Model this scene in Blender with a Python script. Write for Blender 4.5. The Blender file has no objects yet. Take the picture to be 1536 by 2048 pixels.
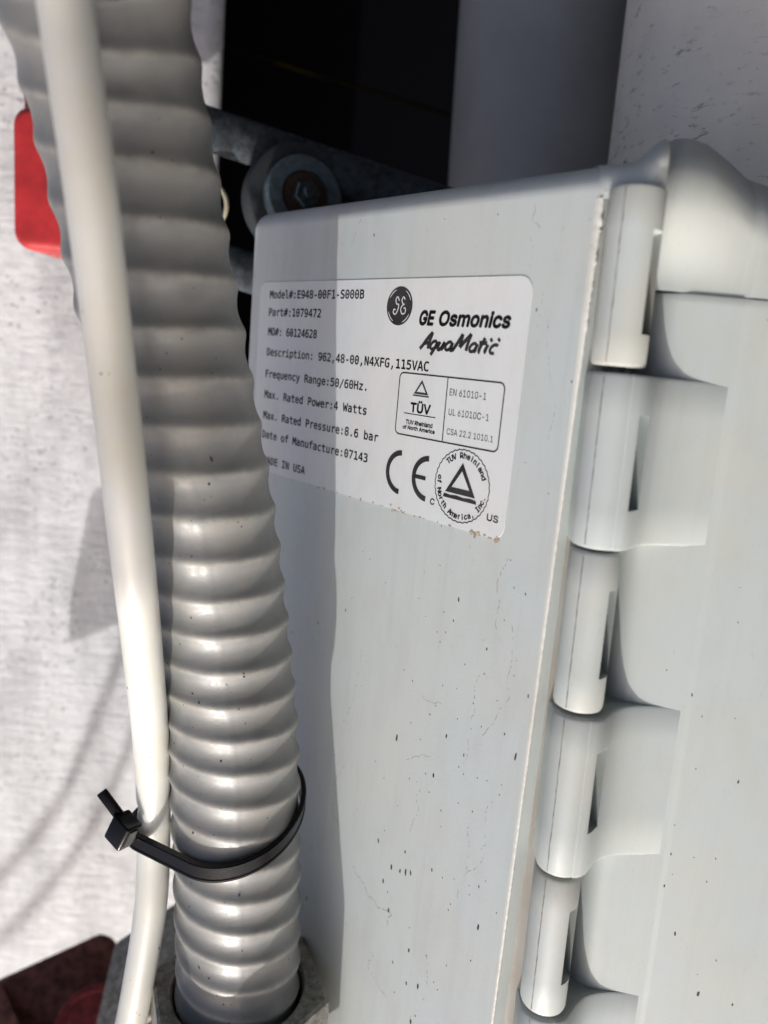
import bpy, bmesh, math, random, os
import numpy as np
from mathutils import Matrix, Vector

random.seed(7); rng = np.random.default_rng(7)
sc = bpy.context.scene
C = sc.collection

# ------------------------------------------------------------------ frame
# All shapes are given in millimetres in the frame of the hinge: u along the door panel to the right,
# y along the hinge upwards on the label, w out of the door panel. The gear hangs label-top down under
# the open sky, so the true vertical lies toward -u, -y.
ZEN = Vector((-0.68, -0.66, 0.32)).normalized()
XW = (Vector((1, 0, 0)) - ZEN * ZEN.x).normalized()
YW = ZEN.cross(XW)
M3 = Matrix((XW, YW, ZEN))                       # hinge frame -> world
M4 = M3.to_4x4()
MM = 0.001
SUN = Vector((-0.08, -0.89, 0.43)).normalized()  # towards the sun, hinge frame

# ------------------------------------------------------------------ camera
cam_d = bpy.data.cameras.new('camera'); cam = bpy.data.objects.new('camera', cam_d); C.objects.link(cam)
right, up, back = Vector((0.99621, 0.08566, -0.01492)), Vector((-0.08692, 0.97703, -0.19454)), Vector((-0.00209, 0.19510, 0.98078))
Rc = Matrix((right, up, back)).transposed()
cam.matrix_world = Matrix.Translation(M3 @ (Vector((-35.13, 8.63, 149.79)) * MM)) @ (M3 @ Rc).to_4x4()
cam_d.sensor_fit = 'VERTICAL'; cam_d.sensor_height = 36.0; cam_d.lens = 36.0 * 1538 / 2048
cam_d.clip_start = 0.005; cam_d.clip_end = 100.0
cam_d.dof.use_dof = True; cam_d.dof.focus_distance = 0.182; cam_d.dof.aperture_fstop = 10.0
sc.camera = cam

# ------------------------------------------------------------------ sky, sun, exposure
sw = M3 @ SUN
elev = math.asin(sw.z); azim = math.atan2(sw.x, sw.y)
wd = bpy.data.worlds.new('World'); sc.world = wd; wd.use_nodes = True
nt = wd.node_tree
sky = nt.nodes.new('ShaderNodeTexSky'); sky.sky_type = 'NISHITA'; sky.sun_disc = False
sky.sun_elevation = elev; sky.sun_rotation = azim; sky.air_density = 0.6; sky.dust_density = 7.0; sky.ozone_density = 0.0
bg = nt.nodes['Background']; bg.inputs['Strength'].default_value = 0.15
nt.links.new(sky.outputs[0], bg.inputs['Color'])
sl = bpy.data.lights.new('sun', 'SUN'); sl.energy = 2.8; sl.angle = math.radians(0.5); sl.color = (1.0, 0.97, 0.93)
so = bpy.data.objects.new('sun', sl); C.objects.link(so)
so.rotation_mode = 'QUATERNION'; so.rotation_quaternion = sw.to_track_quat('Z', 'Y')
sc.view_settings.view_transform = 'Standard'; sc.view_settings.look = 'None'
sc.view_settings.exposure = 0.30; sc.view_settings.gamma = 1.0; sc.view_settings.use_curve_mapping = False

# ------------------------------------------------------------------ helpers
A = math.radians(47.7); CA, SA = math.cos(A), math.sin(A)
def E(x, y, z=0.0):                               # label-face coordinates (x along, y up, z out) -> hinge frame
    q = x - 63.4
    return (q * CA - z * SA, y, q * SA + z * CA)

def tag(o, label=None, cat=None, group=None, kind=None):
    if label: o['label'] = label
    if cat: o['category'] = cat
    if group: o['group'] = group
    if kind: o['kind'] = kind
    return o

BASE = {}
def place(o, base):
    o.matrix_world = Matrix.Translation(M3 @ (Vector(base) * MM)) @ M4
    BASE[o.name] = Vector(base)
def root(name, base, label, cat, group=None):
    o = bpy.data.objects.new(name, None); C.objects.link(o); o.empty_display_size = 0.01
    place(o, base); return tag(o, label, cat, group)
def mesh(name, verts, faces, mat, parent=None, base=(0, 0, 0), smooth=False, angle=None):
    me = bpy.data.meshes.new(name)
    b = BASE[parent.name] if parent else Vector(base)
    V = (np.asarray(verts, float) - np.array(b)) * MM
    me.from_pydata(V.tolist(), [], [list(map(int, f)) for f in faces]); me.update()
    me.materials.append(mat)
    if smooth:
        me.polygons.foreach_set('use_smooth', [True] * len(me.polygons))
        if angle is not None: me.set_sharp_from_angle(angle=math.radians(angle))
    o = bpy.data.objects.new(name, me); C.objects.link(o)
    if parent: o.parent = parent; BASE[o.name] = Vector(b)
    else: place(o, base)
    return o
def bevel(o, width, seg=3, limit=30):
    m = o.modifiers.new('bevel', 'BEVEL'); m.width = width * MM; m.segments = seg; m.limit_method = 'ANGLE'
    m.angle_limit = math.radians(limit); m.harden_normals = False
    o.data.polygons.foreach_set('use_smooth', [True] * len(o.data.polygons))
    return o
def prism(poly, w0, w1):                          # polygon in (u, y) pulled from w0 to w1
    n = len(poly)
    v = [(p[0], p[1], w0) for p in poly] + [(p[0], p[1], w1) for p in poly]
    f = [list(range(n, 2 * n)), list(range(n - 1, -1, -1))] + [[i, (i + 1) % n, n + (i + 1) % n, n + i] for i in range(n)]
    return v, f
def grid(rows, closed=False):
    nr, nc = len(rows), len(rows[0])
    v = [p for r in rows for p in r]
    f = []
    for i in range(nr - 1):
        for j in range(nc if closed else nc - 1):
            k = (j + 1) % nc
            f.append([i * nc + j, i * nc + k, (i + 1) * nc + k, (i + 1) * nc + j])
    return v, f
def spline(pts, n):
    P = np.array(pts, float); m = len(P)
    out = []
    Q = np.vstack([2 * P[0] - P[1], P, 2 * P[-1] - P[-2]])
    for i in range(m - 1):
        p0, p1, p2, p3 = Q[i:i + 4]
        for t in np.linspace(0, 1, 40, endpoint=False):
            out.append(0.5 * ((2 * p1) + (p2 - p0) * t + (2 * p0 - 5 * p1 + 4 * p2 - p3) * t * t + (3 * p1 - p0 - 3 * p2 + p3) * t ** 3))
    out.append(P[-1]); out = np.array(out)
    s = np.concatenate([[0], np.cumsum(np.linalg.norm(np.diff(out, axis=0), axis=1))])
    si = np.linspace(0, s[-1], n)
    return np.stack([np.interp(si, s, out[:, k]) for k in range(P.shape[1])], 1), si
def frames(path):
    T = np.gradient(path, axis=0); T /= np.linalg.norm(T, axis=1)[:, None]
    N = np.zeros_like(T); n = np.array([0, 0, 1.0])
    for i in range(len(T)):
        n = n - T[i] * (n @ T[i]); n /= np.linalg.norm(n); N[i] = n
    return T, N, np.cross(T, N)
def sweep(path, radius, nseg, cap=True):          # radius(i, theta) -> mm; theta 0 is toward +w, grows to the right
    T, N, B = frames(path)
    th = np.linspace(0, 2 * math.pi, nseg, endpoint=False)
    rows = []
    for i in range(len(path)):
        r = radius(i, th)
        rows.append((path[i] + (N[i] * np.cos(th)[:, None] + B[i] * np.sin(th)[:, None]) * np.asarray(r).reshape(-1, 1)).tolist())
    v, f = grid(rows, True)
    if cap:
        n = nseg; f.append(list(range(n - 1, -1, -1))); f.append(list(range((len(path) - 1) * n, len(path) * n)))
    return v, f
def smooth01(t): t = max(0.0, min(1.0, t)); return t * t * (3 - 2 * t)

# ------------------------------------------------------------------ materials
def new_mat(name):
    m = bpy.data.materials.new(name); m.use_nodes = True
    return m, m.node_tree.nodes, m.node_tree.links, m.node_tree.nodes['Principled BSDF']
def coords(n, l, scale=(1, 1, 1)):
    tc = n.new('ShaderNodeTexCoord'); mp = n.new('ShaderNodeMapping')
    mp.inputs['Scale'].default_value = [1000 * s for s in scale]
    l.new(tc.outputs['Object'], mp.inputs['Vector']); return mp.outputs['Vector']
def noise(n, l, vec, scale, detail=4, rough=0.6):
    t = n.new('ShaderNodeTexNoise'); t.inputs['Scale'].default_value = scale; t.inputs['Detail'].default_value = detail
    t.inputs['Roughness'].default_value = rough; l.new(vec, t.inputs['Vector']); return t.outputs['Fac']
def ramp(n, l, fac, a, b, ca=(0, 0, 0, 1), cb=(1, 1, 1, 1)):
    r = n.new('ShaderNodeValToRGB'); r.color_ramp.elements[0].position = a; r.color_ramp.elements[1].position = b
    r.color_ramp.elements[0].color = ca; r.color_ramp.elements[1].color = cb; l.new(fac, r.inputs['Fac']); return r.outputs['Color']
def mixc(n, l, fac, a, b):
    m = n.new('ShaderNodeMix'); m.data_type = 'RGBA'
    for s, x in ((m.inputs['Factor'], fac), (m.inputs['A'], a), (m.inputs['B'], b)):
        if hasattr(x, 'is_output'): l.new(x, s)
        elif isinstance(x, (int, float)): s.default_value = x
        else: s.default_value = (*x, 1)[:4]
    return m.outputs['Result']
def mul(n, l, a, b):
    m = n.new('ShaderNodeMath'); m.operation = 'MULTIPLY'
    for s, x in zip(m.inputs, (a, b)):
        if hasattr(x, 'is_output'): l.new(x, s)
        else: s.default_value = x
    return m.outputs[0]
def bump(n, l, bs, h, strength, dist):
    b = n.new('ShaderNodeBump'); b.inputs['Strength'].default_value = strength; b.inputs['Distance'].default_value = dist * MM
    l.new(h, b.inputs['Height']); l.new(b.outputs['Normal'], bs.inputs['Normal']); return b

def plastic(name, base, tint, dirt, rough=0.42, bump_s=0.25, dirt_amt=0.5, stretch=0.25, tint_scale=0.03):
    m, n, l, bs = new_mat(name)
    v = coords(n, l); vs = coords(n, l, (1, stretch, 1))
    c = mixc(n, l, ramp(n, l, noise(n, l, v, tint_scale, 3), 0.42, 0.66), base, tint)
    runs = ramp(n, l, noise(n, l, coords(n, l, (1, 0.035, 1)), 0.30, 5, 0.65), 0.50, 0.74)
    c = mixc(n, l, mul(n, l, runs, 0.14 * dirt_amt), c, dirt)
    film = ramp(n, l, noise(n, l, coords(n, l, (1, 0.4, 1)), 0.10, 6, 0.7), 0.46, 0.72)
    c = mixc(n, l, mul(n, l, film, 0.30 * dirt_amt), c, (0.33, 0.29, 0.22))
    spots = ramp(n, l, noise(n, l, vs, 1.3, 6, 0.8), 0.615, 0.70)
    area = ramp(n, l, noise(n, l, v, 0.06, 3), 0.40, 0.62)
    c = mixc(n, l, mul(n, l, mul(n, l, spots, area), dirt_amt), c, dirt)
    fines = ramp(n, l, noise(n, l, coords(n, l, (1, 0.5, 1)), 3.2, 5, 0.8), 0.66, 0.72)
    c = mixc(n, l, mul(n, l, fines, 0.6 * dirt_amt), c, dirt)
    l.new(c, bs.inputs['Base Color'])
    rr = ramp(n, l, noise(n, l, v, 0.4, 4), 0.3, 0.7, (rough - .07,) * 3 + (1,), (rough + .1,) * 3 + (1,)); l.new(rr, bs.inputs['Roughness'])
    bump(n, l, bs, noise(n, l, v, 1.6, 5, 0.6), bump_s, 0.12)
    return m
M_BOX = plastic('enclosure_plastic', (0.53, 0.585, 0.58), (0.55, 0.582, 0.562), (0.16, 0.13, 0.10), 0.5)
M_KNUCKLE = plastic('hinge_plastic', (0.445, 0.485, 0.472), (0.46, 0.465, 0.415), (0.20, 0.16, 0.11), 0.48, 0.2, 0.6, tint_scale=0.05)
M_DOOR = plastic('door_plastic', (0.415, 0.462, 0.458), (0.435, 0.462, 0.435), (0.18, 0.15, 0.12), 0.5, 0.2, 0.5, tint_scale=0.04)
M_CHANNEL = plastic('grimy_channel', (0.33, 0.325, 0.30), (0.28, 0.25, 0.21), (0.12, 0.09, 0.06), 0.6, 0.3, 0.7)
M_FLASH = plastic('raw_plastic_edge', (0.66, 0.67, 0.62), (0.6, 0.6, 0.55), (0.3, 0.25, 0.2), 0.5, 0.5)
def simple(name, base, rough=0.5, metallic=0.0, var=0.15, scale=0.6, bump_s=0.0, bump_scale=1.5, bump_d=0.15, spec=0.5):
    m, n, l, bs = new_mat(name)
    v = coords(n, l)
    d = tuple(x * (1 - var) for x in base); b = tuple(min(1, x * (1 + var)) for x in base)
    l.new(mixc(n, l, ramp(n, l, noise(n, l, v, scale, 5), 0.3, 0.7), d, b), bs.inputs['Base Color'])
    bs.inputs['Roughness'].default_value = rough; bs.inputs['Metallic'].default_value = metallic
    bs.inputs['Specular IOR Level'].default_value = spec
    if bump_s: bump(n, l, bs, noise(n, l, v, bump_scale, 6, 0.65), bump_s, bump_d)
    return m
M_INK = simple('black_print', (0.012, 0.012, 0.012), 0.5, var=0.4, scale=4)
def m_ink():
    m, n, l, bs = new_mat('worn_black_print')
    v = coords(n, l)
    c = mixc(n, l, ramp(n, l, noise(n, l, v, 2.2, 5, 0.75), 0.60, 0.70), (0.013, 0.013, 0.014), (0.30, 0.30, 0.29))
    c = mixc(n, l, ramp(n, l, noise(n, l, v, 0.08, 3), 0.4, 0.7), c, (0.035, 0.035, 0.036))
    l.new(c, bs.inputs['Base Color']); bs.inputs['Roughness'].default_value = 0.5
    return m
M_INK = m_ink()
M_LABEL = plastic('label_film', (0.64, 0.675, 0.685), (0.66, 0.67, 0.665), (0.35, 0.30, 0.24), 0.36, 0.10, 0.45)
M_SPECK = simple('brown_speck', (0.035, 0.022, 0.016), 0.7, var=0.5, scale=1)
M_LINE = simple('dirty_line', (0.10, 0.07, 0.05), 0.8, var=0.5, scale=2)
M_PIN = simple('dark_hinge_pin', (0.06, 0.065, 0.06), 0.5)
M_TIE = simple('black_nylon', (0.006, 0.006, 0.007), 0.25, var=0.3, scale=2, bump_s=0.25, spec=0.3)
M_NUT = simple('dirty_cast_zinc', (0.26, 0.25, 0.22), 0.85, var=0.5, scale=0.5, bump_s=0.9, bump_scale=1.4, bump_d=0.5, spec=0.3)
M_REDCAST = simple('dirty_red_paint', (0.15, 0.058, 0.046), 0.85, var=0.6, scale=0.25, bump_s=0.5, spec=0.3)
M_RED = simple('red_plastic', (0.38, 0.020, 0.020), 0.4, var=0.25, scale=0.12, bump_s=0.1)
M_REDBOSS = simple('bright_red_paint', (0.20, 0.022, 0.020), 0.7, var=0.6, scale=0.3, bump_s=0.3)
M_GALV = simple('galvanised_steel', (0.036, 0.045, 0.053), 0.6, 0.4, var=0.75, scale=0.45, bump_s=0.5, bump_scale=1.0, bump_d=0.4)
M_RUBBER = simple('grey_rubber', (0.024, 0.030, 0.034), 0.85, var=0.5, scale=1.5, bump_s=0.8, bump_scale=2.0, bump_d=0.4)
M_PALE = simple('pale_blue_disc', (0.07, 0.10, 0.115), 0.6, var=0.35, scale=0.5, bump_s=0.2)
M_RUST = simple('rusty_washer', (0.06, 0.035, 0.022), 0.85, 0.2, var=0.5, scale=1.0, bump_s=0.6)
M_BOLT = simple('dull_bolt', (0.10, 0.12, 0.12), 0.4, 0.8, var=0.4, scale=0.8, bump_s=0.4)
M_CREAM = simple('cream_wire', (0.42, 0.38, 0.28), 0.5)
M_YELLOW = simple('yellow_cable', (0.006, 0.0045, 0.001), 1.0, spec=0.0)
M_DARK = simple('dark_recess_sheet', (0.003, 0.003, 0.004), 1.0, var=0.2, spec=0.0)  # the darkness of the recess is put into this sheet's colour
M_DIMPIPE = simple('pipe_shade_dimmed', (0.23, 0.235, 0.24), 0.5, var=0.12, scale=0.03, bump_s=0.1)  # a white pipe, greyed so the colour carries its deep shade

def m_conduit():
    m, n, l, bs = new_mat('grey_conduit_vinyl')
    v = coords(n, l)
    c = mixc(n, l, ramp(n, l, noise(n, l, v, 0.12, 4), 0.35, 0.7), (0.165, 0.174, 0.172), (0.22, 0.218, 0.207))
    at_ = n.new('ShaderNodeAttribute'); at_.attribute_name = 'rib_line'
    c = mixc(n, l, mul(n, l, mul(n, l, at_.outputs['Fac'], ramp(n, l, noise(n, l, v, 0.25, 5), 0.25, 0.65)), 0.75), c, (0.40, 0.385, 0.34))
    c = mixc(n, l, mul(n, l, ramp(n, l, noise(n, l, v, 0.9, 6, 0.75), 0.655, 0.72), 0.7), c, (0.07, 0.055, 0.04))
    c = mixc(n, l, mul(n, l, ramp(n, l, noise(n, l, v, 0.06, 5, 0.7), 0.5, 0.75), 0.35), c, (0.14, 0.12, 0.09))
    l.new(c, bs.inputs['Base Color'])
    l.new(ramp(n, l, noise(n, l, v, 0.8, 4), 0.3, 0.7, (.36,) * 3 + (1,), (.52,) * 3 + (1,)), bs.inputs['Roughness'])
    bs.inputs['Specular IOR Level'].default_value = 0.6
    bump(n, l, bs, noise(n, l, coords(n, l, (0.6, 1.6, 1)), 1.8, 5, 0.65), 0.40, 0.10)
    return m
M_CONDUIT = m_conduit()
def m_tube():
    m, n, l, bs = new_mat('milky_tube')
    v = coords(n, l)
    c = mixc(n, l, ramp(n, l, noise(n, l, v, 0.05, 3), 0.35, 0.7), (0.64, 0.655, 0.63), (0.62, 0.61, 0.535))
    c = mixc(n, l, mul(n, l, ramp(n, l, noise(n, l, v, 0.9, 5, 0.7), 0.70, 0.74), 0.5), c, (0.25, 0.18, 0.12))
    l.new(c, bs.inputs['Base Color'])
    bs.inputs['Roughness'].default_value = 0.38
    bs.inputs['Subsurface Weight'].default_value = 0.6; bs.inputs['Subsurface Radius'].default_value = (0.003, 0.0028, 0.002)
    bs.inputs['Subsurface Scale'].default_value = 1.0
    bump(n, l, bs, noise(n, l, v, 1.5, 4), 0.12, 0.08)
    return m
M_TUBE = m_tube()
def m_wall():
    m, n, l, bs = new_mat('brushed_white_paint')
    v = coords(n, l); vg = coords(n, l, (0.22, 1.0, 0.6)); vb = coords(n, l, (1.0, 0.3, 0.6)); vl = coords(n, l, (0.05, 1.0, 0.2))
    c = mixc(n, l, ramp(n, l, noise(n, l, vb, 0.035, 5, 0.65), 0.42, 0.66), (0.66, 0.67, 0.675), (0.42, 0.425, 0.43))
    c = mixc(n, l, ramp(n, l, noise(n, l, v, 0.35, 6, 0.7), 0.52, 0.75), c, (0.58, 0.58, 0.575))
    crack = ramp(n, l, noise(n, l, vl, 0.16, 4, 0.6), 0.700, 0.722)
    c = mixc(n, l, mul(n, l, crack, 0.6), c, (0.22, 0.21, 0.19))
    vo = n.new('ShaderNodeTexVoronoi'); vo.inputs['Scale'].default_value = 0.32; l.new(v, vo.inputs['Vector'])
    dots = ramp(n, l, vo.outputs['Distance'], 0.14, 0.26, (1, 1, 1, 1), (0, 0, 0, 1)); area = ramp(n, l, noise(n, l, v, 0.02, 3, 0.6), 0.47, 0.56)
    c = mixc(n, l, mul(n, l, mul(n, l, dots, area), 0.8), c, (0.13, 0.125, 0.12))
    l.new(c, bs.inputs['Base Color']); bs.inputs['Roughness'].default_value = 0.65
    h = mixc(n, l, 0.55, noise(n, l, vg, 0.35, 6, 0.6), noise(n, l, v, 0.18, 5, 0.6))
    h2 = mixc(n, l, mul(n, l, crack, 0.7), h, (0, 0, 0))
    bump(n, l, bs, h2, 0.55, 2.0)
    return m
M_WALL = m_wall()
def m_pvc():
    m, n, l, bs = new_mat('weathered_pipe')
    v = coords(n, l); vg = coords(n, l, (0.45, 1.0, 0.45))
    c = mixc(n, l, ramp(n, l, noise(n, l, v, 0.03, 4), 0.35, 0.7), (0.82, 0.765, 0.67), (0.68, 0.63, 0.55))
    sp = ramp(n, l, noise(n, l, vg, 0.55, 5, 0.75), 0.57, 0.65); area = ramp(n, l, noise(n, l, v, 0.045, 3), 0.38, 0.6)
    c = mixc(n, l, mul(n, l, mul(n, l, sp, area), 0.75), c, (0.09, 0.085, 0.08))
    l.new(c, bs.inputs['Base Color']); bs.inputs['Roughness'].default_value = 0.7
    bump(n, l, bs, noise(n, l, v, 0.8, 5), 0.3, 0.3)
    return m
M_PVC = m_pvc()

# ------------------------------------------------------------------ the setting
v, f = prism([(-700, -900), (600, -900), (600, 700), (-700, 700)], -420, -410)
tag(mesh('backdrop', v, f, M_DARK, base=(0, 0, -420)), 'black sheet standing in for the unlit recess behind the pipes and the strut channel', 'recess', kind='structure')

# white painted timber behind the conduit: front face with softly rounded right edge
pr = [(-420, -190)] + [(-123.0 + 6 * math.sin(a), -196 + 6 * math.cos(a)) for a in np.linspace(0, math.pi / 2, 6)] + [(-118.5, -203)]
rows = [[(p[0], y, p[1]) for p in pr] for y in (-520, -300, -100, 100, 340)]
v, f = grid(rows)
tag(mesh('painted_wall', v, f, M_WALL, base=(-200, -520, -190), smooth=True, angle=60),
    'white brush-painted wall behind the conduit at the left edge', 'wall')

# ------------------------------------------------------------------ background pipes and steel
def pipe(name, c0, c1, r, mat, label, cat):
    path, _ = spline([c0, tuple((np.array(c0) + np.array(c1)) / 2), c1], 12)
    v, f = sweep(path, lambda i, th: np.full(len(th), r), 64)
    o = mesh(name, v, f, mat, base=c0, smooth=True, angle=50); return tag(o, label, cat)
pipe('shaded_pipe', (22, -60, -190), (9, 330, -190), 37, M_DIMPIPE, 'smooth white plastic pipe, its colour darkened for deep shade, behind the enclosure', 'pipe')
pipe('weathered_pipe', (76, -60, -100), (70, 330, -100), 49, M_PVC, 'off-white weathered pipe with dark specks behind the hinge top', 'pipe')

DB = Vector((78.8, -17.8, 0)).normalized()        # run of the strut channel
def rail(h0, h1, depth):                           # an angle bar: face from h0 down to h1 with a flange turned back
    prof = [(0, h1), (0, h0), (-depth, h0), (-depth, h0 - 2.4), (-2.4, h0 - 2.4), (-2.4, h1)]
    v, f = [], []
    up_ = Vector((-DB.y, DB.x, 0)); o0 = Vector((-118, 81.3 + 18 * 0.226, -110))
    for t in (0, 180):
        for (w, h) in prof:
            p = o0 + DB * t + up_ * h; v.append((p.x, p.y, p.z + w))
    n = len(prof)
    for i in range(n): f.append([i, (i + 1) % n, n + (i + 1) % n, n + i])
    f.append(list(range(n))); f.append(list(range(2 * n - 1, n - 1, -1)))
    return v, f
v, f = rail(0, -13, 22)
bevel(tag(mesh('steel_rail', v, f, M_GALV, base=(-110, 70, -120)), 'upper tarnished steel rail sloping down behind the roller', 'rail', 'tarnished steel rails behind the enclosure'), 0.7, 2)
v, f = rail(-38, -51, 22)
bevel(tag(mesh('steel_rail', v, f, M_GALV, base=(-110, 30, -120)), 'lower tarnished steel rail beside the left edge of the enclosure', 'rail', 'tarnished steel rails behind the enclosure'), 0.7, 2)

ro = root('roller', (-70, 56, -112), 'round rubber roller with pale disc and rusty bolt above the enclosure corner', 'roller')
AX = Vector((0.42, 0.08, 0.90)).normalized(); AX1 = Vector((0, 1, 0)).cross(AX).normalized(); AX2 = AX.cross(AX1)
RC = Vector((-70.5, 55.5, -110))
def disc(name, prof, mat, parent, n=48, smooth=True, phase=0.0):        # prof: (axial, radius) list, lathed about AX
    rows = []
    for a, r in prof:
        rows.append([tuple(RC + AX * a + (AX1 * math.cos(t) + AX2 * math.sin(t)) * r) for t in np.linspace(0, 2 * math.pi, n, endpoint=False) + phase])
    v, f = grid(rows, True); f.append(list(range((len(rows) - 1) * n, len(rows) * n)))
    return mesh(name, v, f, mat, parent, smooth=smooth, angle=40)
disc('rubber_tyre', [(-7, 15.6), (-6, 17.0), (1.5, 17.2), (2.8, 16.6), (3.4, 15.0), (3.4, 12.2), (2.0, 12.0)], M_RUBBER, ro)
disc('hub_disc', [(1.0, 12.6), (6.2, 12.4), (7.2, 11.6), (7.2, 7.6), (5.6, 7.4)], M_PALE, ro)
wz = disc('washer', [(5.0, 7.4), (6.3, 7.2), (6.4, 6.8)], M_RUST, ro)
disc('bolt_head', [(6.0, 4.4), (9.3, 4.4), (9.9, 3.8), (9.9, 2.5)], M_BOLT, ro, n=6, smooth=False, phase=0.3)
disc('bolt_stud', [(9.0, 2.2), (12.2, 2.2), (12.7, 1.7)], M_BOLT, ro, n=20)

th = np.linspace(0, 2 * math.pi, 40, endpoint=False)
ring = np.stack([-100 + 8.0 * np.cos(th), 51 + 7.4 * np.sin(th), -107 + 3 * np.cos(th)], 1)
path = np.vstack([ring, ring[:1]])
v, f = sweep(path, lambda i, t: np.full(len(t), 0.75), 8, cap=False)
tag(mesh('wire_loop', v, f, M_CREAM, base=(-100, 44, -107), smooth=True), 'thin cream wire loop peeking out right of the conduit', 'wire')
path, _ = spline([(-190, 165, -260), (-136, 152.7, -260), (-94, 142.8, -260), (-51.6, 134.9, -260), (-3.8, 125.2, -260)], 24)
v, f = sweep(path, lambda i, t: np.full(len(t), 0.8), 8)
tag(mesh('yellow_cable', v, f, M_YELLOW, base=(-110, 145, -260), smooth=True), 'faint thin yellow cable crossing the black recess', 'cable')

# unseen cables and plate, added beyond the lower edge to cast shadows
M_CASTER = simple('caster_grey', (0.18, 0.18, 0.18), 0.5)
for lb_, pts_, rad_ in (('upper of two unseen cables added to cast streaks on the wall', [(-249.0, -296.3), (-210.3, -260.8), (-180.3, -216.4), (-161.3, -167.0), (-148.9, -128.0), (-141.7, -86.3)], 2.6),
                        ('lower of two unseen cables added to cast streaks on the wall', [(-250.3, -338.3), (-210.7, -298.4), (-175.1, -249.0), (-153.4, -203.1), (-139.9, -159.9)], 2.2)):
    pts_ = [tuple(Vector((a, b, -190)) + SUN * 560) for a, b in pts_]
    path, _ = spline(pts_, 40); v, f = sweep(path, lambda i, t: np.full(len(t), rad_), 10)
    tag(mesh('shadow_cable', v, f, M_CASTER, base=pts_[2], smooth=True), lb_, 'cable', 'unseen cables added for wall shadows')
# unseen plate added toward the sun to shade the upper conduit and tube
c4 = [Vector((a, b, -10)) + SUN * 1100 for a, b in ((-140, -24), (-66, -18), (-58, 120), (-140, 120))]
v = [tuple(p) for p in c4] + [tuple(p + Vector((0, 2, 5))) for p in c4]; f = [[3, 2, 1, 0], [4, 5, 6, 7]] + [[i, (i + 1) % 4, 4 + (i + 1) % 4, 4 + i] for i in range(4)]
tag(bevel(mesh('shade_plate', v, f, M_CASTER, base=tuple(c4[0])), 1.0, 2), 'grey unseen plate added to shade the upper conduit and tube', 'plate')
# red handle by the wall
def rrect(x0, y0, x1, y1, r, n=6):
    p = []
    for cx, cy, a0 in ((x1 - r, y1 - r, 0), (x0 + r, y1 - r, 90), (x0 + r, y0 + r, 180), (x1 - r, y0 + r, 270)):
        p += [(cx + r * math.cos(math.radians(a0 + k * 90 / n)), cy + r * math.sin(math.radians(a0 + k * 90 / n))) for k in range(n + 1)]
    return p
rh = root('red_handle', (-150, 33, -160), 'glossy red rounded plastic handle between wall and conduit top', 'casing')
v, f = prism(rrect(-168.5, 34.5, -110, 80, 6), -150, -122); bevel(mesh('lower_shell', v, f, M_RED, rh), 3.0, 4)
v, f = prism([(-167.5, 76), (-140, 70), (-135, 120), (-166.5, 120)], -158, -128); bevel(mesh('upper_shell', v, f, M_RED, rh), 2.0, 3)

# ------------------------------------------------------------------ control enclosure
en = root('control_enclosure', (0, -180, -40), 'light grey plastic control enclosure with rating label and knuckle hinge', 'enclosure')
# body with the label face: box with rounded top, left and corner edges
bm = bmesh.new()
x0, x1, y0, y1, zb = -58.6, 63.2, -230.0, 47.6, -46.0
vs = [bm.verts.new(E(x, y, z)) for x in (x0, x1) for y in (y0, y1) for z in (zb, 0.0)]
for q in ((0, 1, 3, 2), (4, 6, 7, 5), (0, 4, 5, 1), (2, 3, 7, 6), (0, 2, 6, 4), (1, 5, 7, 3)): bm.faces.new([vs[i] for i in q])
bm.normal_update()
sel = [e for e in bm.edges if {e.verts[0], e.verts[1]} in ({vs[3], vs[7]}, {vs[1], vs[3]}, {vs[2], vs[3]})]
bmesh.ops.bevel(bm, geom=sel, offset=5.5, segments=8, profile=0.5, affect='EDGES')
V = [tuple(p.co) for p in bm.verts]; ix = {p: i for i, p in enumerate(bm.verts)}; F = [[ix[p] for p in q.verts] for q in bm.faces]; bm.free()
mesh('label_side', V, F, M_BOX, en, smooth=True, angle=35)

def uc(y): return 6.95 - 0.0245 * y               # the hinge axis leans a little
WC, RK = 1.5, 5.05
# ragged flash along the end of the label face
ys = np.arange(40.8, -200, -0.45); rows = []
for y in ys:
    top_ = smooth01((y + 10) / 50)
    j = abs(rng.normal(0, 0.05 + 0.16 * top_)); k = 0.10 + 0.08 * rng.random()
    rows.append([(-0.62 - 0.3 * top_, y, -0.72 - 0.3 * top_), (-0.25, y, -0.12 + k), (0.10 + j, y, 0.02 + k), (0.42 + j * 1.2, y, -0.45), (0.42, y, -7)])
v, f = grid(rows); mesh('flash_ridge', v, f, M_FLASH, en, smooth=True)
# channel floor between face and knuckles
rows = [[(0.3, y, -3.2), (1.4, y, -3.6), (uc(y) - 5.4, y, -3.2), (uc(y) - 4.4, y, -1.5), (uc(y) - 2, y, -1.2)] for y in np.linspace(41, -200, 8)]
v, f = grid(rows); mesh('hinge_channel', v, f, M_CHANNEL, en, smooth=True)
v, f = grid([[(uc(y) + 1.6 * math.cos(t), y, WC + 1.6 * math.sin(t)) for t in np.linspace(0, 2 * math.pi, 16, endpoint=False)] for y in (43, -170)], True)
mesh('hinge_pin', v, f, M_PIN, en, smooth=True)

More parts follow.
